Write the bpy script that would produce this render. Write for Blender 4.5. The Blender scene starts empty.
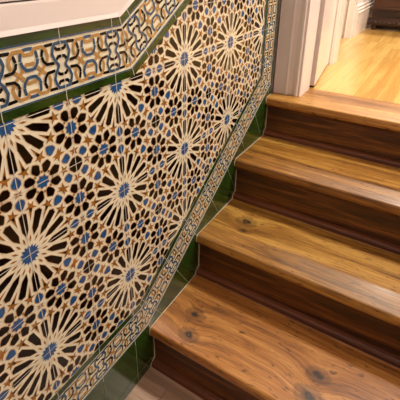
import bpy, bmesh, math, random
from mathutils import Vector, Matrix
random.seed(7)
scene = bpy.context.scene
COL = scene.collection

# ------------------------------------------------------------------ helpers
def lin(c):
    out = []
    for v in c:
        v = v / 255.0
        out.append(v / 12.92 if v <= 0.04045 else ((v + 0.055) / 1.055) ** 2.4)
    return (out[0], out[1], out[2], 1.0)

def link(o, parent=None):
    COL.objects.link(o)
    if parent is not None:
        o.parent = parent
    return o

def tag(o, label=None, cat=None, group=None, kind=None):
    if label: o['label'] = label
    if cat: o['category'] = cat
    if group: o['group'] = group
    if kind: o['kind'] = kind
    return o

def thing(name, label, cat, loc=(0, 0, 0), group=None):
    o = bpy.data.objects.new(name, None)
    o.location = loc
    link(o)
    return tag(o, label, cat, group)

def mesh_obj(name, verts, faces, mats, idx=None, parent=None, smooth=False, offset=(0, 0, 0)):
    me = bpy.data.meshes.new(name)
    if offset != (0, 0, 0):
        verts = [(v[0] - offset[0], v[1] - offset[1], v[2] - offset[2]) for v in verts]
    me.from_pydata(verts, [], faces)
    for m in mats: me.materials.append(m)
    if idx: me.polygons.foreach_set('material_index', idx)
    if smooth: me.polygons.foreach_set('use_smooth', [True] * len(me.polygons))
    me.update()
    o = bpy.data.objects.new(name, me)
    return link(o, parent)

class MB:
    """collects pieces of one mesh"""
    def __init__(s): s.v = []; s.f = []; s.i = []
    def poly(s, pts, mi=0):
        n = len(s.v); s.v += [tuple(p) for p in pts]; s.f.append(tuple(range(n, n + len(pts)))); s.i.append(mi)
    def box(s, x0, x1, y0, y1, z0, z1, mi=0):
        n = len(s.v)
        s.v += [(x0,y0,z0),(x1,y0,z0),(x1,y1,z0),(x0,y1,z0),(x0,y0,z1),(x1,y0,z1),(x1,y1,z1),(x0,y1,z1)]
        for f in ((0,3,2,1),(4,5,6,7),(0,1,5,4),(1,2,6,5),(2,3,7,6),(3,0,4,7)):
            s.f.append(tuple(n + k for k in f)); s.i.append(mi)
    def prism(s, prof, axis, a, b, mi=0):
        """closed 2D profile swept straight along an axis ('x': prof=(y,z), 'z': prof=(x,y), 'y': prof=(x,z))"""
        def P(p, t):
            return {'x': (t, p[0], p[1]), 'y': (p[0], t, p[1]), 'z': (p[0], p[1], t)}[axis]
        n = len(s.v); k = len(prof)
        s.v += [P(p, a) for p in prof] + [P(p, b) for p in prof]
        for i in range(k):
            j = (i + 1) % k
            s.f.append((n + i, n + j, n + k + j, n + k + i)); s.i.append(mi)
        s.f.append(tuple(n + i for i in reversed(range(k)))); s.i.append(mi)
        s.f.append(tuple(n + k + i for i in range(k))); s.i.append(mi)
    def lathe(s, prof, cx, cy, n=20, mi=0):
        base = len(s.v)
        for r, z in prof:
            for k in range(n):
                a = 2 * math.pi * k / n
                s.v.append((cx + r * math.cos(a), cy + r * math.sin(a), z))
        for q in range(len(prof) - 1):
            for k in range(n):
                k2 = (k + 1) % n
                s.f.append((base + q*n + k, base + q*n + k2, base + (q+1)*n + k2, base + (q+1)*n + k)); s.i.append(mi)
    def build(s, name, mats, parent=None, smooth=False, fix=True, bevel=0, offset=(0, 0, 0), angle=35):
        if not isinstance(mats, (list, tuple)): mats = [mats]
        o = mesh_obj(name, s.v, s.f, mats, s.i, parent, smooth, offset)
        if fix:
            bm = bmesh.new(); bm.from_mesh(o.data)
            bmesh.ops.recalc_face_normals(bm, faces=bm.faces)
            bm.to_mesh(o.data); bm.free()
        if bevel:
            m = o.modifiers.new('bevel', 'BEVEL'); m.width = bevel; m.segments = 2; m.limit_method = 'ANGLE'
        if smooth:
            bm = bmesh.new(); bm.from_mesh(o.data)
            for e in bm.edges:
                if len(e.link_faces) == 2 and e.calc_face_angle(0) > math.radians(angle): e.smooth = False
            bm.to_mesh(o.data); bm.free()
        return o

# ------------------------------------------------------------------ materials
def new_mat(name):
    m = bpy.data.materials.new(name); m.use_nodes = True
    nt = m.node_tree
    return m, nt, nt.nodes['Principled BSDF']

def nd(nt, t, **kw):
    n = nt.nodes.new(t)
    for k, v in kw.items():
        if k in ('operation', 'blend_type', 'data_type', 'noise_dimensions', 'feature', 'wave_type', 'bands_direction', 'rings_direction', 'interpolation_type', 'clamp'):
            setattr(n, k, v)
        else:
            n.inputs[k].default_value = v
    return n

def plain(name, rgb, rough=0.4, coat=0.0, var=0.12, scale=30, spec=0.5, bump=0.0, bscale=60):
    m, nt, b = new_mat(name)
    tc = nd(nt, 'ShaderNodeTexCoord')
    no = nd(nt, 'ShaderNodeTexNoise', Scale=scale, Detail=4.0)
    nt.links.new(tc.outputs['Object'], no.inputs['Vector'])
    cr = nd(nt, 'ShaderNodeValToRGB')
    c = lin(rgb)
    cr.color_ramp.elements[0].position = 0.3; cr.color_ramp.elements[1].position = 0.7
    cr.color_ramp.elements[0].color = tuple(v * (1 - var) for v in c[:3]) + (1,)
    cr.color_ramp.elements[1].color = tuple(min(1, v * (1 + var)) for v in c[:3]) + (1,)
    nt.links.new(no.outputs['Fac'], cr.inputs['Fac'])
    nt.links.new(cr.outputs['Color'], b.inputs['Base Color'])
    b.inputs['Roughness'].default_value = rough
    b.inputs['Specular IOR Level'].default_value = spec
    b.inputs['Coat Weight'].default_value = coat
    b.inputs['Coat Roughness'].default_value = 0.08
    if bump:
        n2 = nd(nt, 'ShaderNodeTexNoise', Scale=bscale, Detail=3.0)
        nt.links.new(tc.outputs['Object'], n2.inputs['Vector'])
        bp = nd(nt, 'ShaderNodeBump', Strength=bump, Distance=0.002)
        nt.links.new(n2.outputs['Fac'], bp.inputs['Height'])
        nt.links.new(bp.outputs['Normal'], b.inputs['Normal'])
    return m

def wood(name, dark, mid, light, rough=0.35, coat=0.3, coat_rough=0.2, axis='x', knots=(), scale=1.0,
         fine=0.5, planks=None, seed=0.0, spots=0.0):
    """grained wood; axis = direction of the grain; knots = [(x, y, radius)] in object space;
    planks = (width, length, seam strength)"""
    m, nt, b = new_mat(name)
    L = nt.links.new
    tc = nd(nt, 'ShaderNodeTexCoord')
    sep = nd(nt, 'ShaderNodeSeparateXYZ'); L(tc.outputs['Object'], sep.inputs[0])
    def mth(op, a, bb=None, c=None):
        n = nd(nt, 'ShaderNodeMath', operation=op)
        for i, q in enumerate((a, bb, c)):
            if q is None: continue
            if isinstance(q, (int, float)): n.inputs[i].default_value = q
            else: L(q, n.inputs[i])
        return n.outputs[0]
    X, Y, Z = sep.outputs[0], sep.outputs[1], sep.outputs[2]
    u, w = (X, Y) if axis == 'x' else (Y, X)
    off = None
    if planks:
        pw, pl, ps = planks
        row = mth('FLOOR', mth('DIVIDE', w, pw))
        sh = mth('MULTIPLY', mth('FRACT', mth('MULTIPLY', mth('SINE', mth('MULTIPLY', row, 12.9898)), 43758.5)), pl)
        uu = mth('DIVIDE', mth('ADD', u, sh), pl)
        colm = mth('FLOOR', uu)
        pid = mth('ADD', mth('MULTIPLY', row, 7.31), mth('MULTIPLY', colm, 3.77))
        off = mth('MULTIPLY', mth('FRACT', mth('MULTIPLY', mth('SINE', pid), 917.3)), 9.0)
        fw = mth('FRACT', mth('DIVIDE', w, pw)); fu = mth('FRACT', uu)
        e1 = mth('LESS_THAN', mth('MINIMUM', fw, mth('SUBTRACT', 1.0, fw)), 0.0012 / pw)
        e2 = mth('LESS_THAN', mth('MINIMUM', fu, mth('SUBTRACT', 1.0, fu)), 0.0014 / pl)
        seam = mth('MAXIMUM', e1, e2)
    # knots push the grain aside
    kmask = None; push = None
    for (kx, ky, kr) in knots:
        dx = mth('DIVIDE', mth('SUBTRACT', X, kx), 1.35); dy = mth('SUBTRACT', Y, ky)
        d = mth('SQRT', mth('ADD', mth('MULTIPLY', dx, dx), mth('MULTIPLY', dy, dy)))
        nn = nd(nt, 'ShaderNodeTexNoise', Scale=60.0, Detail=3.0); L(tc.outputs['Object'], nn.inputs['Vector'])
        d = mth('ADD', d, mth('MULTIPLY', mth('SUBTRACT', nn.outputs['Fac'], 0.5), kr * 0.8))
        mr = nd(nt, 'ShaderNodeMapRange'); L(d, mr.inputs[0])
        mr.inputs[1].default_value = kr * 0.7; mr.inputs[2].default_value = kr * 1.4
        mr.inputs[3].default_value = 1; mr.inputs[4].default_value = 0
        ring = mth('MULTIPLY', mth('ADD', mth('SINE', mth('MULTIPLY', d, 6.5 / kr)), 1.0), 0.5)
        k = mth('MULTIPLY', mr.outputs[0], mth('ADD', 0.45, mth('MULTIPLY', ring, 0.55)))
        kmask = k if kmask is None else mth('MAXIMUM', kmask, k)
        g = mth('MULTIPLY', mth('EXPONENT', mth('MULTIPLY', mth('MULTIPLY', d, d), -1.0 / (kr * kr * 4))), 0.028)
        push = g if push is None else mth('ADD', push, g)
    wz = mth('ADD', w, Z)
    if push is not None: wz = mth('ADD', wz, push)
    cx = nd(nt, 'ShaderNodeCombineXYZ')
    L(mth('MULTIPLY', u, 1.3 * scale), cx.inputs[0]); L(mth('MULTIPLY', wz, 22.0 * scale), cx.inputs[1])
    if off is not None: L(mth('ADD', off, seed), cx.inputs[2])
    else: cx.inputs[2].default_value = seed
    n1 = nd(nt, 'ShaderNodeTexNoise', Scale=1.0, Detail=5.0, Roughness=0.6, Distortion=0.6); L(cx.outputs[0], n1.inputs['Vector'])
    cy = nd(nt, 'ShaderNodeCombineXYZ')
    L(mth('MULTIPLY', u, 9.0 * scale), cy.inputs[0]); L(mth('MULTIPLY', wz, 170.0 * scale), cy.inputs[1])
    if off is not None: L(off, cy.inputs[2])
    else: cy.inputs[2].default_value = seed * 2
    n2 = nd(nt, 'ShaderNodeTexNoise', Scale=1.0, Detail=4.0, Roughness=0.65); L(cy.outputs[0], n2.inputs['Vector'])
    fac = mth('ADD', mth('MULTIPLY', n1.outputs['Fac'], 1 - 0.45 * fine), mth('MULTIPLY', n2.outputs['Fac'], 0.45 * fine))
    if off is not None:
        fac = mth('ADD', fac, mth('MULTIPLY', mth('SUBTRACT', mth('DIVIDE', off, 9.0), 0.5), 0.16))
    cr = nd(nt, 'ShaderNodeValToRGB'); L(fac, cr.inputs['Fac'])
    e = cr.color_ramp.elements
    e[0].position = 0.37; e[0].color = lin(dark); e[1].position = 0.62; e[1].color = lin(light)
    q = e.new(0.5); q.color = lin(mid)
    col = cr.outputs['Color']
    def mixc(fac, c2):
        nonlocal col
        mx = nd(nt, 'ShaderNodeMix', data_type='RGBA')
        if isinstance(fac, float): mx.inputs[0].default_value = fac
        else: L(fac, mx.inputs[0])
        L(col, mx.inputs[6]); mx.inputs[7].default_value = c2
        col = mx.outputs[2]
    if spots:
        cz = nd(nt, 'ShaderNodeCombineXYZ'); L(mth('MULTIPLY', u, 34.0), cz.inputs[0]); L(mth('MULTIPLY', wz, 110.0), cz.inputs[1]); cz.inputs[2].default_value = seed
        n3 = nd(nt, 'ShaderNodeTexNoise', Scale=1.0, Detail=2.0); L(cz.outputs[0], n3.inputs['Vector'])
        mr = nd(nt, 'ShaderNodeMapRange'); L(n3.outputs['Fac'], mr.inputs[0])
        mr.inputs[1].default_value = 0.63; mr.inputs[2].default_value = 0.71; mr.inputs[4].default_value = spots
        mixc(mr.outputs[0], lin((70, 38, 14)))
    if kmask is not None: mixc(kmask, lin((40, 20, 9)))
    if planks: mixc(mth('MULTIPLY', seam, planks[2]), tuple(v * 0.35 for v in lin(dark)[:3]) + (1,))
    L(col, b.inputs['Base Color'])
    b.inputs['Roughness'].default_value = rough
    b.inputs['Coat Weight'].default_value = coat; b.inputs['Coat Roughness'].default_value = coat_rough
    bp = nd(nt, 'ShaderNodeBump', Strength=0.12, Distance=0.001)
    L(n2.outputs['Fac'], bp.inputs['Height']); L(bp.outputs['Normal'], b.inputs['Normal'])
    return m

M = {}
M['cream'] = plain('cream_glaze', (240, 233, 203), 0.22, 0.0, 0.07, 45)
M['tan'] = plain('tan_edge_shading', (206, 170, 124), 0.25, 0.0, 0.1, 45)  # rim colour stands in for shading along the raised strap edges
M['black'] = plain('black_glaze', (13, 6, 4), 0.12, 0.0, 0.3, 40, spec=0.3)
M['blue'] = plain('blue_glaze', (38, 88, 140), 0.14, 0.0, 0.3, 70)
M['gold'] = plain('honey_glaze', (160, 106, 42), 0.16, 0.0, 0.25, 70)
M['green'] = plain('green_glaze', (38, 66, 16), 0.12, 0.2, 0.35, 14, bump=0.25, bscale=16)
M['navy'] = plain('dull_blue_line_glaze', (52, 84, 116), 0.2, 0.0, 0.2, 60)
M['ochre'] = plain('ochre_glaze', (186, 142, 80), 0.2, 0.0, 0.15, 60)
M['dimgrout'] = plain('grey_green_grout', (138, 138, 112), 0.7, 0.0, 0.15, 60)  # darker grey-green grout for the skirting joints
M['grout'] = plain('pale_grout', (214, 208, 194), 0.7, 0.0, 0.08, 60)
M['caulk'] = plain('white_sealant', (205, 188, 160), 0.5, 0.0, 0.15, 90)
M['paint'] = plain('white_paint', (238, 226, 222), 0.35, 0.0, 0.015, 6)
M['gloss'] = plain('white_gloss_paint', (240, 229, 221), 0.22, 0.0, 0.015, 6)
M['ceil'] = plain('ceiling_paint', (238, 232, 222), 0.8, 0.0, 0.02, 6)
M['gap'] = plain('dark_slot_shade', (70, 40, 32), 0.8, 0.0, 0.2, 40)
M['hall'] = wood('golden_oak_boards', (200, 150, 76), (214, 168, 90), (226, 184, 106), 0.22, 0.35, 0.12, 'y', planks=(0.16, 1.3, 0.35), seed=3.0, fine=0.7)
M['lower'] = wood('greyish_laminate', (150, 118, 96), (178, 144, 118), (200, 168, 142), 0.4, 0.1, 0.3, 'x', planks=(0.125, 1.2, 0.6), seed=8.0, fine=0.5)
M['riser'] = wood('dark_stained_riser', (40, 20, 7), (84, 46, 17), (138, 86, 36), 0.38, 0.2, 0.25, 'x', seed=5.0, fine=0.8)
M['cove'] = wood('reddish_moulding_wood', (58, 28, 10), (88, 44, 20), (116, 64, 30), 0.5, 0.0, 0.3, 'x', seed=9.0, fine=0.3)
M['chest'] = wood('dark_mahogany', (30, 15, 7), (54, 28, 12), (78, 44, 20), 0.5, 0.0, 0.2, 'x', seed=2.0, fine=0.4)
M['rubber'] = plain('brown_rubber', (58, 36, 22), 0.7, 0.0, 0.1, 40)

# ------------------------------------------------------------------ measurements (metres)
G, R = 0.2855, 0.18            # going, rise
S = 0.2797                     # rosette spacing: two 14 cm tiles
Y0, Z0 = -0.0609, 1.0205        # a rosette centre on the wall
T = S / 2
Y_LEFT = -0.76                 # the dado's near end, well out of frame
XW = 1.50                      # stair width
WALLX = -0.008

# ------------------------------------------------------------------ tiled dado
def clip(poly, a, b, c):
    """keep a*y + b*z <= c"""
    out = []
    n = len(poly)
    for i in range(n):
        p, q = poly[i], poly[(i + 1) % n]
        dp = a * p[0] + b * p[1] - c; dq = a * q[0] + b * q[1] - c
        if dp <= 0: out.append(p)
        if (dp < 0 < dq) or (dq < 0 < dp):
            t = dp / (dp - dq); out.append((p[0] + (q[0] - p[0]) * t, p[1] + (q[1] - p[1]) * t))
    return out

def clipn(poly, planes):
    for pl in planes:
        if len(poly) < 3: return []
        poly = clip(poly, *pl)
    if len(poly) < 3: return []
    area = abs(sum(poly[i][0] * poly[(i+1) % len(poly)][1] - poly[(i+1) % len(poly)][0] * poly[i][1] for i in range(len(poly)))) / 2
    return poly if area > 1e-8 else []

UP = 0.60                      # slope of the upper border
LO = 0.635                     # slope of the lower border
uc = (0.28, 1.026)             # bottom corner of the upper border
lc = (0.25, 0.321)             # top inner corner of the lower border
Y_R = 1.060                    # inner edge of the upright border
aU, aL = math.atan(UP), math.atan(LO)

# regions of the star field (two convex pieces)
low = [(LO, -1, LO * lc[0] - lc[1]), (0, -1, -lc[1]), (1, 0, Y_R), (-1, 0, -Y_LEFT)]
fieldL = low + [(1, 0, uc[0]), (0, 1, uc[1])]
fieldR = low + [(-1, 0, -uc[0]), (-UP, 1, uc[1] - UP * uc[0])]

def star_cell():
    """motifs of one square repeat, rosette centre at the origin; unit = S"""
    base = [('gold', .375 * math.cos(math.radians(11.25)), .375 * math.sin(math.radians(11.25)), .047),
            ('gold', .375 * math.cos(math.radians(33.75)), .375 * math.sin(math.radians(33.75)), .047),
            ('blue', .417, 0, .050), ('blue', .296, .296, .050),
            ('black', .394, .158, .052), ('black', .457, .095, .052),
            ('black', .457, .305, .052), ('black', .394, .243, .052),
            ('blue', .5, .2, .050),
            ('gold', .5, 0, .030), ('gold', .357, .357, .050), ('blue', .420, .420, .050),
            ('gold', .5, .388, .047), ('black', .5, .5, .078)]
    for k in range(3):
        a = math.radians(22.5 * k); base.append(('petal', .30 * math.cos(a), .30 * math.sin(a), .05))
    sites = {}
    for kind, x, y, r in base:
        for sx in (1, -1):
            for sy in (1, -1):
                for X, Y in ((sx * x, sy * y), (sy * y, sx * x)):
                    X = (X + .5) % 1 - .5; Y = (Y + .5) % 1 - .5
                    if X > .4999: X -= 1
                    if Y > .4999: Y -= 1
                    sites[(round(X, 4), round(Y, 4))] = (kind, X, Y, r)
    sites = list(sites.values())
    every = [(k, X + i, Y + j, r) for k, X, Y, r in sites for i in (-1, 0, 1) for j in (-1, 0, 1)]
    out = []
    EIGHT = [(X, Y) for k, X, Y, r in every if k == 'blue' and abs(abs((abs(X) + .25) % 1 - .25) - .5) < .01 or k == 'blue' and abs((abs(Y) + .25) % 1 - .25 - .5) < .01]
    HW = .0130
    for kind, X, Y, r in sites:
        if kind == 'petal': continue
        p = [(X - .3, Y - .3), (X + .3, Y - .3), (X + .3, Y + .3), (X - .3, Y + .3)]
        for _, qx, qy, qr in every:
            d = math.hypot(qx - X, qy - Y)
            if d < 1e-6 or d > .45: continue
            t = (d * d + r * r - qr * qr) / (2 * d)
            nx, ny = (qx - X) / d, (qy - Y) / d
            p = clip(p, nx, ny, nx * X + ny * Y + t - HW)
            if len(p) < 3: break
        if len(p) < 3: continue
        if kind != 'gold':
            if (X, Y) in EIGHT:      # small eight-pointed star with darts between the hexagons round it
                sp_ = []
                for q_ in range(16):
                    a_ = math.radians(22.5 * q_ + 22.5); r_ = .054 if q_ % 2 == 0 else .040
                    sp_.append((X + r_ * math.cos(a_), Y + r_ * math.sin(a_)))
                    if q_ % 2 == 0:
                        b_ = a_ - math.radians(22.5)
                        c_, s_ = math.cos(b_), math.sin(b_)
                        out.append(('dart', [(X + u_ * c_ - v_ * s_, Y + u_ * s_ + v_ * c_) for u_, v_ in ((.064, 0), (.082, -.010), (.092, 0), (.082, .010))]))
                out.append((kind, sp_)); continue
            if kind == 'black' and r > .07:
                p = [v for v in p]
                for q_ in range(8):
                    a_ = math.radians(45 * q_ + 22.5)
                    p = clip(p, math.cos(a_), math.sin(a_), math.cos(a_) * X + math.sin(a_) * Y + .064)
            else:
                if kind == 'black':
                    ex, ey = min(EIGHT, key=lambda e: math.hypot(e[0] - X, e[1] - Y))
                    ax = math.atan2(Y - ey, X - ex); hl, hw = .046, .034
                else:
                    ax = math.atan2(Y, X); hl, hw = .044, .035
                for k_ in range(6):
                    a_ = ax + math.radians(90 + 60 * k_) if k_ % 3 == 0 else ax + math.radians(90 + (52 if k_ % 3 == 1 else 128) + (180 if k_ > 3 else 0)) - (math.radians(0))
                    dd = hw if k_ % 3 == 0 else hl * .86
                    p = clip(p, math.cos(a_), math.sin(a_), math.cos(a_) * X + math.sin(a_) * Y + dd)
            if len(p) > 2: out.append((kind, p))
        else:
            # drop tiny edges, then a star whose points reach into the corners
            q = []
            for v in p:
                if not q or math.hypot(v[0] - q[-1][0], v[1] - q[-1][1]) > .014: q.append(v)
            if len(q) > 2 and math.hypot(q[0][0] - q[-1][0], q[0][1] - q[-1][1]) < .014: q.pop()
            cx = sum(v[0] for v in q) / len(q); cy = sum(v[1] for v in q) / len(q)
            n = len(q)
            for i in range(n):
                a, b = q[i], q[(i + 1) % n]
                m = ((a[0] + b[0]) / 2, (a[1] + b[1]) / 2)
                m = (cx + (m[0] - cx) * .60, cy + (m[1] - cy) * .60)
                o = q[i - 1]
                m0 = ((a[0] + o[0]) / 2, (a[1] + o[1]) / 2)
                m0 = (cx + (m0[0] - cx) * .60, cy + (m0[1] - cy) * .60)
                tip = (cx + (a[0] - cx) * 1.24, cy + (a[1] - cy) * 1.24)
                out.append(('gold', [(cx, cy), m0, tip, m]))
            rr = math.hypot(X, Y)
            if rr < .38:   # the long arm that runs down between two petals
                ux, uy = X / rr, Y / rr
                out.append(('gold', [(ux * .262, uy * .262), (ux * .36 + uy * .014, uy * .36 - ux * .014), (ux * .36 - uy * .014, uy * .36 + ux * .014)]))
    def pol(r, a): return (r * math.cos(a), r * math.sin(a))
    for k in range(16):
        a = math.radians(22.5 * k)
        c, s_ = math.cos(a), math.sin(a)
        P = [(.148, 0), (.205, .0245), (.328, .0295), (.345, 0), (.328, -.0295), (.205, -.0245)]
        out.append(('black', [(x * c - y * s_, x * s_ + y * c) for x, y in P]))
        b = a + math.radians(11.25)
        out.append(('dart', [pol(.098, b), pol(.132, b - .060), pol(.160, b), pol(.132, b + .060)]))
        out.append(('blue', [(0, 0), pol(.060, b - math.radians(22.5)), pol(.084, a), pol(.060, b)]))
    return out

CELL = star_cell()
IDX = {'cream': 0, 'black': 1, 'blue': 2, 'gold': 3, 'tan': 4, 'grout': 5, 'green': 6, 'navy': 7, 'dart': 3, 'ochre': 8}
TM = [M['cream'], M['black'], M['blue'], M['gold'], M['tan'], M['grout'], M['green'], M['navy'], M['ochre']]

def add(mb, poly, x, mi, planes):
    p = clipn(poly, planes)
    if p:
        # face +x
        ar = sum(p[i][0] * p[(i+1) % len(p)][1] - p[(i+1) % len(p)][0] * p[i][1] for i in range(len(p)))
        if ar < 0: p = p[::-1]
        mb.poly([(x, q[0], q[1]) for q in p], mi)

dado = thing('tiled_dado', 'glazed mosaic tile dado with star rosettes climbing the wall beside the stairs', 'tile panel', (0, 0.3, 0.3))
OFF = (0, 0.3, 0.3)

field = MB()
def slab(mb, poly, planes_list, x0, x1, mi=0):
    for planes in planes_list:
        p = clipn(poly, planes)
        if p: mb.prism([(q[0], q[1]) for q in p], 'x', x0, x1, mi)
big = [(-1, -1), (2, -1), (2, 3), (-1, 3)]
slab(field, big, [fieldL, fieldR], WALLX, 0.0, 0)
for i in range(-3, 5):
    for j in range(-3, 3):
        cy, cz = Y0 + i * S, Z0 + j * S
        for kind, p in CELL:
            q = [(cy + a * S, cz + b * S) for a, b in p]
            for planes in (fieldL, fieldR):
                add(field, q, 0.0007, IDX[kind], planes)
            if kind in ('black', 'blue') and len(p) > 4:
                mx = sum(a[0] for a in q) / len(q); mz = sum(a[1] for a in q) / len(q)
                e = []
                for a in q:
                    d = math.hypot(a[0] - mx, a[1] - mz); k = (d + .0019) / d
                    e.append((mx + (a[0] - mx) * k, mz + (a[1] - mz) * k))
                for planes in (fieldL, fieldR): add(field, e, 0.0004, 4, planes)
field.build('star_mosaic_field', TM, dado, fix=False, offset=OFF)

# grout joints of the field
gm = MB()
def joint(mb, p, q, w, x, planes, mi=0):
    d = Vector((q[0] - p[0], q[1] - p[1])); d.normalize(); n = Vector((-d[1], d[0])) * (w / 2)
    add(mb, [(p[0] - n[0], p[1] - n[1]), (q[0] - n[0], q[1] - n[1]), (q[0] + n[0], q[1] + n[1]), (p[0] + n[0], p[1] + n[1])], x, mi, planes)
for k in range(-6, 10):
    y = Y0 + k * T
    for planes in (fieldL, fieldR):
        joint(gm, (y, 0), (y, 2.5), .0015, .0011, planes)
        joint(gm, (-2, Z0 + (k - 4) * T), (3, Z0 + (k - 4) * T), .0015, .0011, planes)
gm.build('tile_joints', M['grout'], dado, fix=False, offset=OFF)

# the interlaced border tile: strokes in tile units (t along, v across), both mirrored
ST = [
 ('black', 0, [(.0, .215), (.06, .22), (.13, .30), (.235, .295), (.29, .24), (.31, .17)]),
 ('black', 0, [(.0, .125), (.05, .12), (.10, .065)]),
 ('navy', 0, [(.5, .305), (.43, .30), (.385, .24), (.375, .17)]),
 ('navy', 1, [(-.03, .305), (.09, .30), (.125, .24), (.145, .17), (.115, .09), (.065, .02), (.06, -.02)]),
 ('ochre', 1, [(.5, .235), (.44, .24), (.41, .295), (.29, .30), (.235, .24), (.215, .16), (.24, .09), (.32, .015), (.40, -.07)]),
 ('ochre', 1, [(.5, .115), (.45, .12), (.38, .04), (.32, -.015)]),
 ('black', 2, [(.31, .165), (.295, .11), (.25, .06), (.13, .05)]),
 ('navy', 2, [(.375, .165), (.39, .11), (.44, .05), (.5, .045)]),
]
LAY = (.0006, .0011, .0017)
def ribbon(pts, w):
    out = []
    n = len(pts)
    nor = []
    for i in range(n - 1):
        d = Vector((pts[i+1][0] - pts[i][0], pts[i+1][1] - pts[i][1])); d.normalize(); nor.append(Vector((-d[1], d[0])))
    side = []
    for i in range(n):
        if i == 0: m = nor[0]
        elif i == n - 1: m = nor[-1]
        else:
            m = nor[i-1] + nor[i]; m.normalize(); m = m / max(.5, m.dot(nor[i]))
        side.append((Vector(pts[i]) + m * w / 2, Vector(pts[i]) - m * w / 2))
    for i in range(n - 1):
        out.append([tuple(side[i][0]), tuple(side[i+1][0]), tuple(side[i+1][1]), tuple(side[i][1])])
    return out

def border_run(mb, mj, org, ang, flip, a0, a1, phase, planes, hi=True):
    """one straight run of border tiles. org = point on the run's mid line, ang = direction"""
    ux, uz = math.cos(ang), math.sin(ang); vx, vz = -uz, ux
    def P(t, v): return (org[0] + ux * t + vx * v, org[1] + uz * t + vz * v)
    H = T / 2
    def band(v0, v1, x, mi): add(mb, [P(a0, v0), P(a1, v0), P(a1, v1), P(a0, v1)], x, mi, planes)
    # slab
    p = clipn([P(a0, -H), P(a1, -H), P(a1, H), P(a0, H)], planes)
    if p: mb.prism(p, 'x', WALLX, 0.0, 0)
    for sg in (1, -1):
        band(sg * .0535, sg * H, .0022, 6)
        band(sg * .0503, sg * .0532, .0021, 7)
    k0 = int(math.floor((a0 - phase) / T)) - 1; k1 = int(math.ceil((a1 - phase) / T)) + 1
    for k in range(k0, k1):
        for si, (col, lv, pts) in enumerate(ST):
            for mt in (1, -1):
                for mv in (1, -1):
                    lay = LAY[lv] + .00004 * (si % 3 + (3 if mt == 1 else 0) + (6 if mv == 1 else 0)) 
                    pp = [(phase + k * T + (t if mt == 1 else 1 - t) * T, mv * v * T) for t, v in pts]
                    if lv:
                        inner = [pp[0]] + pp[1:-1] + [pp[-1]]
                        for qi, q in enumerate(ribbon(inner, .0067)):
                            add(mb, [P(*c) for c in q], LAY[lv] - .00015 + .000004 * qi, 0, planes)
                    for q in ribbon(pp, .0058):
                        add(mb, [P(*c) for c in q], lay, IDX[col], planes)
        t = phase + k * T
        joint(mb, P(t, -H), P(t, H), .0016, .0027, planes, 5)
    return P

def miter(c, d):   # half plane through c with direction d; keep the near side (sign by caller)
    n = (-d[1], d[0]); return (n[0], n[1], n[0] * c[0] + n[1] * c[1])
neg = lambda h: (-h[0], -h[1], -h[2])

def upper():
    mb, mj = MB(), MB()
    H = T / 2
    o1 = (uc[0], uc[1] + H)
    bis = aU / 2
    d = (-math.sin(bis), math.cos(bis))                 # miter direction
    h = miter(uc, d)                                    # normal (-cos, -sin) -> left side is positive
    keepL = neg(h); keepR = h
    border_run(mb, mj, (Y0, o1[1]), 0, 1, -0.7, 0.36, .1375, [(-1, 0, -Y_LEFT), keepL])
    c = (uc[0] - math.sin(aU) * H, uc[1] + math.cos(aU) * H)
    border_run(mb, mj, c, aU, 1, -0.1, 1.2, .067, [keepR, (1, 0, 1.199)])
    joint(mb, uc, (uc[0] + d[0] * .16, uc[1] + d[1] * .16), .0016, .0027, [(0, 1, uc[1] + T)], 5)
    mb.build('upper_interlace_border', TM, dado, fix=False, offset=OFF)
upper()

def lower():
    mb, mj = MB(), MB()
    H = T / 2
    # horizontal run
    b1 = aL / 2; d1 = (-math.sin(b1), math.cos(b1)); h1 = miter(lc, d1)
    border_run(mb, mj, (Y0, lc[1] - H), 0, 1, -0.7, 0.45, .1375, [(-1, 0, -Y_LEFT), neg(h1)])
    # sloping run
    c = (lc[0] + math.sin(aL) * H, lc[1] - math.cos(aL) * H)
    rc = (Y_R, lc[1] + LO * (Y_R - lc[0]))
    b2 = (aL + math.pi / 2) / 2; d2 = (-math.sin(b2), math.cos(b2)); h2 = miter(rc, d2)
    border_run(mb, mj, c, aL, 1, -0.1, 1.2, .013, [h1, neg(h2), (1, 0, 1.199)])
    # upright run
    border_run(mb, mj, (Y_R + H, Z0), math.pi / 2, 1, -0.5, 0.62, 0.0, [h2, (1, 0, 1.199), (-UP, 1, uc[1] - UP * uc[0])])
    for cc, dd in ((lc, d1), (rc, d2)):
        joint(mb, cc, (cc[0] - dd[0] * .17, cc[1] - dd[1] * .17), .0016, .0027, [(1, 0, 1.199)], 5)
    mb.build('lower_interlace_border', TM, dado, fix=False, offset=OFF)
lower()

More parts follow.
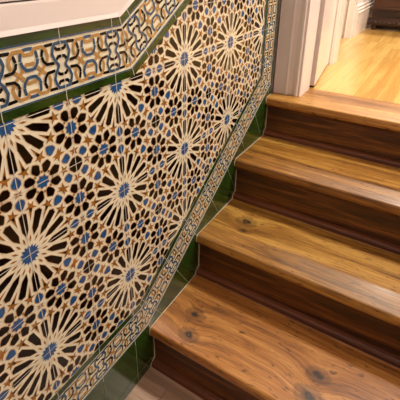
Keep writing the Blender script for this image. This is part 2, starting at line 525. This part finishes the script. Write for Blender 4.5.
def skirting():
    mb, mj = MB(), MB()
    zb = lc[1] - T
    corner = (lc[0] + math.tan(aL / 2) * T, zb)
    planesL = [(0, 1, zb), (1, 0, corner[0]), (-1, 0, -Y_LEFT), (0, -1, 0)]
    planesR = [(-LO, 1, corner[1] - LO * corner[0]), (-1, 0, -corner[0]), (1, 0, 1.199), (0, -1, 0)]
    for pl in (planesL, planesR):
        p = clipn(big, pl); mb.prism(p, 'x', WALLX, 0.0008, 0)
    for k in range(-6, 4):
        y = Y0 + k * T; joint(mj, (y, 0), (y, 1), .0016, .0016, planesL)
    joint(mj, (-1, .036), (1, .036), .0016, .0016, planesL)
    ux, uz = math.cos(aL), math.sin(aL)
    for k in range(0, 9):
        a = .013 + k * T
        p = (lc[0] + ux * a + uz * T, lc[1] + uz * a - ux * T)
        joint(mj, p, (p[0] + uz * .4, p[1] - ux * .4), .0016, .0016, planesR)
    p = (lc[0] + uz * 2 * T, lc[1] - ux * 2 * T)
    joint(mj, p, (p[0] + ux * 1.4, p[1] + uz * 1.4), .0016, .0016, planesR)
    mb.build('green_skirting_tiles', M['green'], dado, fix=True, offset=OFF)
    mj.build('skirting_joints', M['dimgrout'], dado, fix=False, offset=OFF)
skirting()

# ------------------------------------------------------------------ steps
def arc(cx, cz, r, a0, a1, n):
    return [(cx + r * math.cos(math.radians(a0 + (a1 - a0) * k / n)), cz + r * math.sin(math.radians(a0 + (a1 - a0) * k / n))) for k in range(n + 1)]
TH = 0.038
FACE = 0.0030
def step_profile(k):
    """front outline of step k where it meets the wall, (y, z) from the nosing top down"""
    y, z = k * G, k * R
    pts = arc(y + .017, z - .014, .016, 100, 180, 5) + arc(y + .014, z - .022, .013, 180, 265, 5)
    pts += [(y + .018, z - TH), (y + .021, z - .06), (y + .021, z - R + .026)]
    pts += arc(y + .015, z - R + .006, .016, 100, 180, 4) + [(y - .001, z - R)]
    return pts
def make_step(k, label, knots, tones, seed, landing=False):
    y, z = k * G, k * R
    t = thing('wooden_step', label, 'step', (XW / 2, y + .1, z - R), 'wooden steps of the staircase')
    off = (XW / 2, y + .1, z - R)
    back = y + G - .0015 if not landing else 1.375
    mat = wood('honey_pine_tread_%d' % k, *tones, rough=0.42, coat=0.25, coat_rough=0.14, axis='x',
               knots=[(kx - off[0], ky - off[1], kr) for kx, ky, kr in knots], seed=seed, fine=0.95, spots=.75)
    nose = arc(y + .010, z - .008, .008, 90, 165, 5) + arc(y + .014, z - TH + .014, .014, 185, 270, 6)
    prof = [(back, z - TH + .001), (back, z)] + [(a, b) for a, b in nose] + [(y + .03, z - TH + .001)]
    mb = MB(); mb.prism(prof, 'x', FACE, XW); mb.build('tread', mat, t, smooth=True, offset=off)
    mb = MB(); mb.box(FACE, XW, y + .021, y + .040, z - R, z - TH + .001); mb.build('riser', M['riser'], t, offset=off)
    mb = MB()
    # small scotia under the nosing and the torus moulding at the foot
    mb.prism([(y + .021, z - TH + .001), (y + .010, z - TH + .001), (y + .012, z - TH - .006), (y + .018, z - TH - .011), (y + .021, z - TH - .013)], 'x', FACE, XW)
    mb.build('scotia_moulding', M['riser'], t, smooth=True, offset=off)
    mb = MB()
    foot = [(y + .021, z - R)] + [(y - .001, z - R)] + arc(y + .013, z - R + .006, .014, 180, 90, 6) + [(y + .021, z - R + .021)]
    mb.prism(foot, 'x', FACE, XW); mb.build('foot_moulding', M['cove'], t, smooth=True, offset=off)
    # sealant bead against the tiles
    cu = bpy.data.curves.new('sealant_bead', 'CURVE'); cu.dimensions = '3D'; cu.bevel_depth = .0016; cu.bevel_resolution = 2
    path = []
    if not landing: path.append((y + G - .002, z + .0004))
    path += [(y + G * f, z + .0004) for f in (.7, .4)] if not landing else [(1.20, z + .0004)]
    path += step_profile(k)
    rnd = random.Random(k)
    sp = cu.splines.new('POLY'); sp.points.add(len(path) - 1)
    for i, (a, b) in enumerate(path):
        sp.points[i].co = (.0034 - off[0], a - off[1] - .0012, b - off[2] + .0006, 1); sp.points[i].radius = rnd.uniform(.6, 1.35)
    cu.materials.append(M['caulk'])
    tmp = bpy.data.objects.new('bead_path', cu); COL.objects.link(tmp)
    me = bpy.data.meshes.new_from_object(tmp.evaluated_get(bpy.context.evaluated_depsgraph_get()))
    bpy.data.objects.remove(tmp); me.name = 'sealant_bead'
    if not me.materials: me.materials.append(M['caulk'])
    o = bpy.data.objects.new('sealant_bead', me); link(o, t)
    return t

pine = ((92, 58, 16), (154, 106, 40), (194, 148, 68))
pine2 = ((90, 56, 16), (148, 98, 34), (184, 136, 60))
make_step(1, 'lowest wooden step with dark knots on its honey pine tread, rising from the greyish floor',
          [(.099, .412, .022), (.122, .335, .022), (.511, .422, .022), (.505, .348, .026)], ((112, 66, 24), (172, 112, 50), (202, 146, 74)), 1.3)
make_step(2, 'second wooden step from the bottom, one round dark knot on its tread near the tiles',
          [(.120, .742, .026), (.133, .690, .010)], pine, 4.1)
make_step(3, 'third wooden step from the bottom, knot-free golden tread just under the landing edge', [], pine2, 7.7)
make_step(4, 'topmost wooden step forming the landing edge in front of the oak boards',
          [], ((124, 76, 28), (170, 116, 48), (200, 150, 74)), 11.2, landing=True)

# ------------------------------------------------------------------ setting
def struct(name, mb, m, **kw):
    o = mb.build(name, m, None, **kw); o['kind'] = 'structure'; return o
mb = MB(); mb.box(WALLX, XW, -2.6, .32, -.05, 0); struct('floor', mb, M['lower'])
mb = MB(); mb.box(-1.6, 3.2, 1.3755, 4.6, .62, .72); struct('floor', mb, M['hall'])
mb = MB(); mb.box(-.15, WALLX - .002, -2.6, 1.36, -.05, 3.1); struct('wall_left', mb, M['paint'])
mb = MB(); mb.box(-.15, 0, 2.741, 4.6, .72, 3.1); struct('wall_left_hall', mb, M['paint'])
mb = MB(); mb.box(XW, XW + .15, -2.6, 1.36, -.05, 3.1); struct('wall_right', mb, M['paint'])
mb = MB(); mb.box(3.2, 3.3, 1.2, 4.6, .62, 3.1); struct('wall_right_hall', mb, M['paint'])
mb = MB(); mb.box(XW + .15, 3.2, 1.2, 1.36, .62, 3.1); struct('wall_front', mb, M['paint'])
mb = MB(); mb.box(-.15, XW + .15, -2.75, -2.6, -.05, 3.1); struct('wall_back', mb, M['paint'])
mb = MB(); mb.box(-1.6, 3.3, 4.6, 4.75, .62, 3.1); struct('wall_far', mb, M['paint'])
mb = MB(); mb.box(-1.7, -1.6, 1.36, 4.6, .62, 3.1); mb.box(-1.6, -.15, 1.26, 1.36, .62, 3.1); struct('wall_side_room', mb, M['paint'])
mb = MB(); mb.box(-1.7, 3.3, -2.75, 4.75, 3.1, 3.2); struct('ceiling', mb, M['ceil'])

# painted rail above the tiles: follows the level run and then the slope
def rail():
    mb = MB()
    lo, hi = 1.1655, 1.2165
    def run(z0, z1, prof_x):
        # prof_x: list of (offset across, x) ; swept along level + slope with a mitred corner
        pass
    H = T
    def pt(off, side):
        # points at height off above the level run's top; corner on the bisector
        c = (uc[0] - math.tan(aU / 2) * (H + off), uc[1] + H + off)
        if side == 0: return (Y_LEFT - 1.7, uc[1] + H + off)
        if side == 1: return c
        t = (1.36 - c[0]) / math.cos(aU); return (1.36, c[1] + math.tan(aU) * (1.36 - c[0]))
    prof = [(0.0005, WALLX), (0.0005, .0065), (.009, .003), (.046, .003), (.050, .002), (.0505, WALLX)]
    prof2 = [(.0530, -.006), (.0530, .003), (.059, .004), (.075, .004), (.082, .006), (.120, .004), (.125, WALLX)]
    for pr, mi in ((prof, 0), (prof2, 0)):
        for s0, s1 in ((0, 1), (1, 2)):
            for i in range(len(pr) - 1):
                a, b = pr[i], pr[i + 1]
                A0, A1 = pt(a[0], s0), pt(a[0], s1); B0, B1 = pt(b[0], s0), pt(b[0], s1)
                mb.poly([(a[1], *A0), (a[1], *A1), (b[1], *B1), (b[1], *B0)], mi)
    # backing in the slot between the two mouldings, its shade painted in dark brown
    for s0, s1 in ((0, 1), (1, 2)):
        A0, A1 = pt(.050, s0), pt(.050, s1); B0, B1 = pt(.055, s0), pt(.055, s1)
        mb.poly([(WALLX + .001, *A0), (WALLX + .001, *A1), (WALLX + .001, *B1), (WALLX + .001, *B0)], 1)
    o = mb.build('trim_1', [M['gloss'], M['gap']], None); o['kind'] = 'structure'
rail()

# casing at the head of the stairs: moulded face towards the stairs
LZ = .72
mb = MB()
face = [(.001, 1.360), (.001, 1.226), (.052, 1.226), (.056, 1.220), (.062, 1.220), (.066, 1.231), (.082, 1.236), (.096, 1.229),
        (.100, 1.222), (.108, 1.222), (.112, 1.228), (.120, 1.228), (.124, 1.236), (.124, 1.360)]
mb.prism(face, 'z', LZ + .0005, 3.0995)
struct('trim_2', mb, M['gloss'], smooth=True, angle=20)

# open door leaf standing beside the casing
def door():
    ang = math.atan2(.475, -.062)
    L = .47; th = .030
    ux, uy = math.cos(ang), math.sin(ang); nx, ny = -uy, ux     # n points to -x side
    o0 = (.140, 1.384)
    def P(l, n): return (o0[0] + ux * l + nx * n, o0[1] + uy * l + ny * n)
    mb = MB()
    z0, z1 = LZ + .012, 2.78
    mb.prism([P(0, 0), P(L, 0), P(L, th), P(0, th)], 'z', z0, z1)
    d = mb.build('door_1', M['gloss'], None, bevel=.002); d['kind'] = 'structure'
    mb = MB(); mb.prism([P(.004, .003), P(L - .004, .003), P(L - .004, th - .003), P(.004, th - .003)], 'z', LZ + .002, z0)
    mb.build('door_bottom_seal', M['rubber'], d)
door()
mb = MB()
mb.prism([(.050, 1.980), (.050, 1.862), (.084, 1.868), (.088, 1.874), (.094, 1.878), (.097, 1.884), (.097, 1.980)], 'z', LZ, 3.0995)
mb.box(-.15, .05, 1.9, 1.98, LZ, 3.0995)
struct('trim_3', mb, M['gloss'], smooth=True, angle=20)
mb = MB()
mb.prism([(-.15, 2.80), (-.15, 2.712), (-.078, 2.712), (-.074, 2.722), (-.045, 2.728), (-.040, 2.716), (-.034, 2.716), (-.030, 2.730), (.004, 2.7405), (.004, 2.80)], 'z', LZ, 3.0995)
struct('trim_4', mb, M['gloss'], smooth=True, angle=20)
# stepped baseboard along the hall wall
mb = MB()
mb.prism([(0, LZ), (.020, LZ), (.020, LZ + .165), (.024, LZ + .168), (.024, LZ + .176), (.017, LZ + .180), (.017, LZ + .190), (.021, LZ + .193),
          (.021, LZ + .200), (.013, LZ + .205), (.013, LZ + .215), (.016, LZ + .218), (.016, LZ + .224), (0, LZ + .228)], 'y', 2.801, 4.599)
struct('baseboard_left', mb, M['gloss'])

# ------------------------------------------------------------------ dark chest at the far end of the hall
def chest():
    x0, x1, y0, y1 = .03, 1.25, 3.215, 3.70
    off = ((x0 + x1) / 2, (y0 + y1) / 2, LZ)
    t = thing('wooden_chest', 'dark mahogany chest with a carved plinth at the far end of the oak floor', 'chest', off)
    mb = MB(); mb.box(x0 + .02, x1 - .02, y0 + .02, y1, LZ + .10, LZ + .82); mb.build('body', M['chest'], t, bevel=.003, offset=off)
    mb = MB(); mb.box(x0 - .01, x1 + .01, y0 - .01, y1, LZ + .82, LZ + .85); mb.build('top', M['chest'], t, bevel=.006, offset=off)
    # carved plinth rail
    mb = MB()
    mb.prism([(y0 + .03, LZ + .04), (y0 + .008, LZ + .04), (y0, LZ + .048), (y0, LZ + .078), (y0 + .006, LZ + .084), (y0 + .004, LZ + .092), (y0 + .012, LZ + .10), (y0 + .03, LZ + .10)], 'x', x0, x1)
    pl = mb.build('plinth_rail', M['chest'], t, smooth=True, offset=off)
    mb = MB(); n = 34
    for k in range(n):
        cx = x0 + .02 + (x1 - x0 - .04) * k / (n - 1)
        ring = []
        for q in range(10):
            a = 2 * math.pi * q / 10; ring.append((cx + .013 * math.cos(a), y0, LZ + .063 + .011 * math.sin(a)))
        for q in range(10): mb.poly([ring[q], ring[(q + 1) % 10], (cx, y0 - .007, LZ + .063)])
    cv = mb.build('carved_bosses', M['chest'], pl, smooth=True, offset=off)
    mb = MB(); mb.box(x0 + .02, x1 - .02, y0 + .09, y0 + .11, LZ + .002, LZ + .099); mb.build('under_chest_blocker', M['chest'], t, offset=off)  # added dark board, keeps light from showing under the chest
    # raised front panel frame
    mb = MB()
    for (a, b) in ((x0 + .06, x0 + .40), (x0 + .44, x0 + .78), (x0 + .82, x1 - .06)):
        for (xx0, xx1, zz0, zz1) in ((a, b, LZ + .16, LZ + .18), (a, b, LZ + .74, LZ + .76), (a, a + .02, LZ + .18, LZ + .74), (b - .02, b, LZ + .18, LZ + .74)):
            mb.box(xx0, xx1, y0 + .010, y0 + .020, zz0, zz1)
    mb.build('front_moulding', M['chest'], t, bevel=.002, offset=off)
    for fx in (x0 + .02, x1 - .08):
        for fy in (y0 + .02, y1 - .08):
            mb = MB(); mb.prism([(fx, LZ + .10), (fx + .06, LZ + .10), (fx + .05, LZ + .03), (fx + .045, LZ), (fx + .012, LZ), (fx + .006, LZ + .03)], 'y', fy, fy + .06)
            mb.build('foot', M['chest'], t, bevel=.003, offset=off)
chest()

# ------------------------------------------------------------------ light
def area(name, loc, size, energy, color, rot=(0, 0, 0)):
    l = bpy.data.lights.new(name, 'AREA'); l.shape = 'DISK'; l.size = size; l.energy = energy; l.color = color
    o = bpy.data.objects.new(name, l); o.location = loc; o.rotation_euler = rot; link(o); return o
area('stair_head_lamp', (1.30, 1.60, 3.05), .22, 64, (1.0, .965, .91))
area('hall_lamp', (.67, 3.62, 3.05), .20, 60, (1.0, .94, .82))
area('stair_foot_fill', (1.15, -.35, 3.05), .4, 8, (1.0, .94, .91))  # added fill from the camera side, no lamp known here
w = bpy.data.worlds.new('world'); scene.world = w; w.use_nodes = True
w.node_tree.nodes['Background'].inputs[0].default_value = (1, .92, .88, 1); w.node_tree.nodes['Background'].inputs[1].default_value = .18

# ------------------------------------------------------------------ camera
yaw, pitch, roll = 0.5488, 0.4190, 0.0120
cyw, syw, cp, sp = math.cos(yaw), math.sin(yaw), math.cos(pitch), math.sin(pitch)
fw = Vector((-syw * cp, cyw * cp, -sp)); rt = Vector((cyw, syw, 0)); up = rt.cross(fw)
r2 = rt * math.cos(roll) + up * math.sin(roll); u2 = -rt * math.sin(roll) + up * math.cos(roll)
cam = bpy.data.cameras.new('camera'); co = bpy.data.objects.new('camera', cam); link(co)
co.matrix_world = Matrix(((r2[0], u2[0], -fw[0], .6065), (r2[1], u2[1], -fw[1], -.4223), (r2[2], u2[2], -fw[2], 1.2936), (0, 0, 0, 1)))
cam.sensor_width = 36; cam.sensor_fit = 'HORIZONTAL'; cam.lens = 399.74 / 400 * 36
cam.shift_x = 3.22 / 400; cam.shift_y = -69.69 / 400
cam.clip_start = .02
scene.camera = co
vs = scene.view_settings
vs.view_transform = 'Standard'; vs.look = 'None'; vs.gamma = 1; vs.use_curve_mapping = False; vs.exposure = 0.0
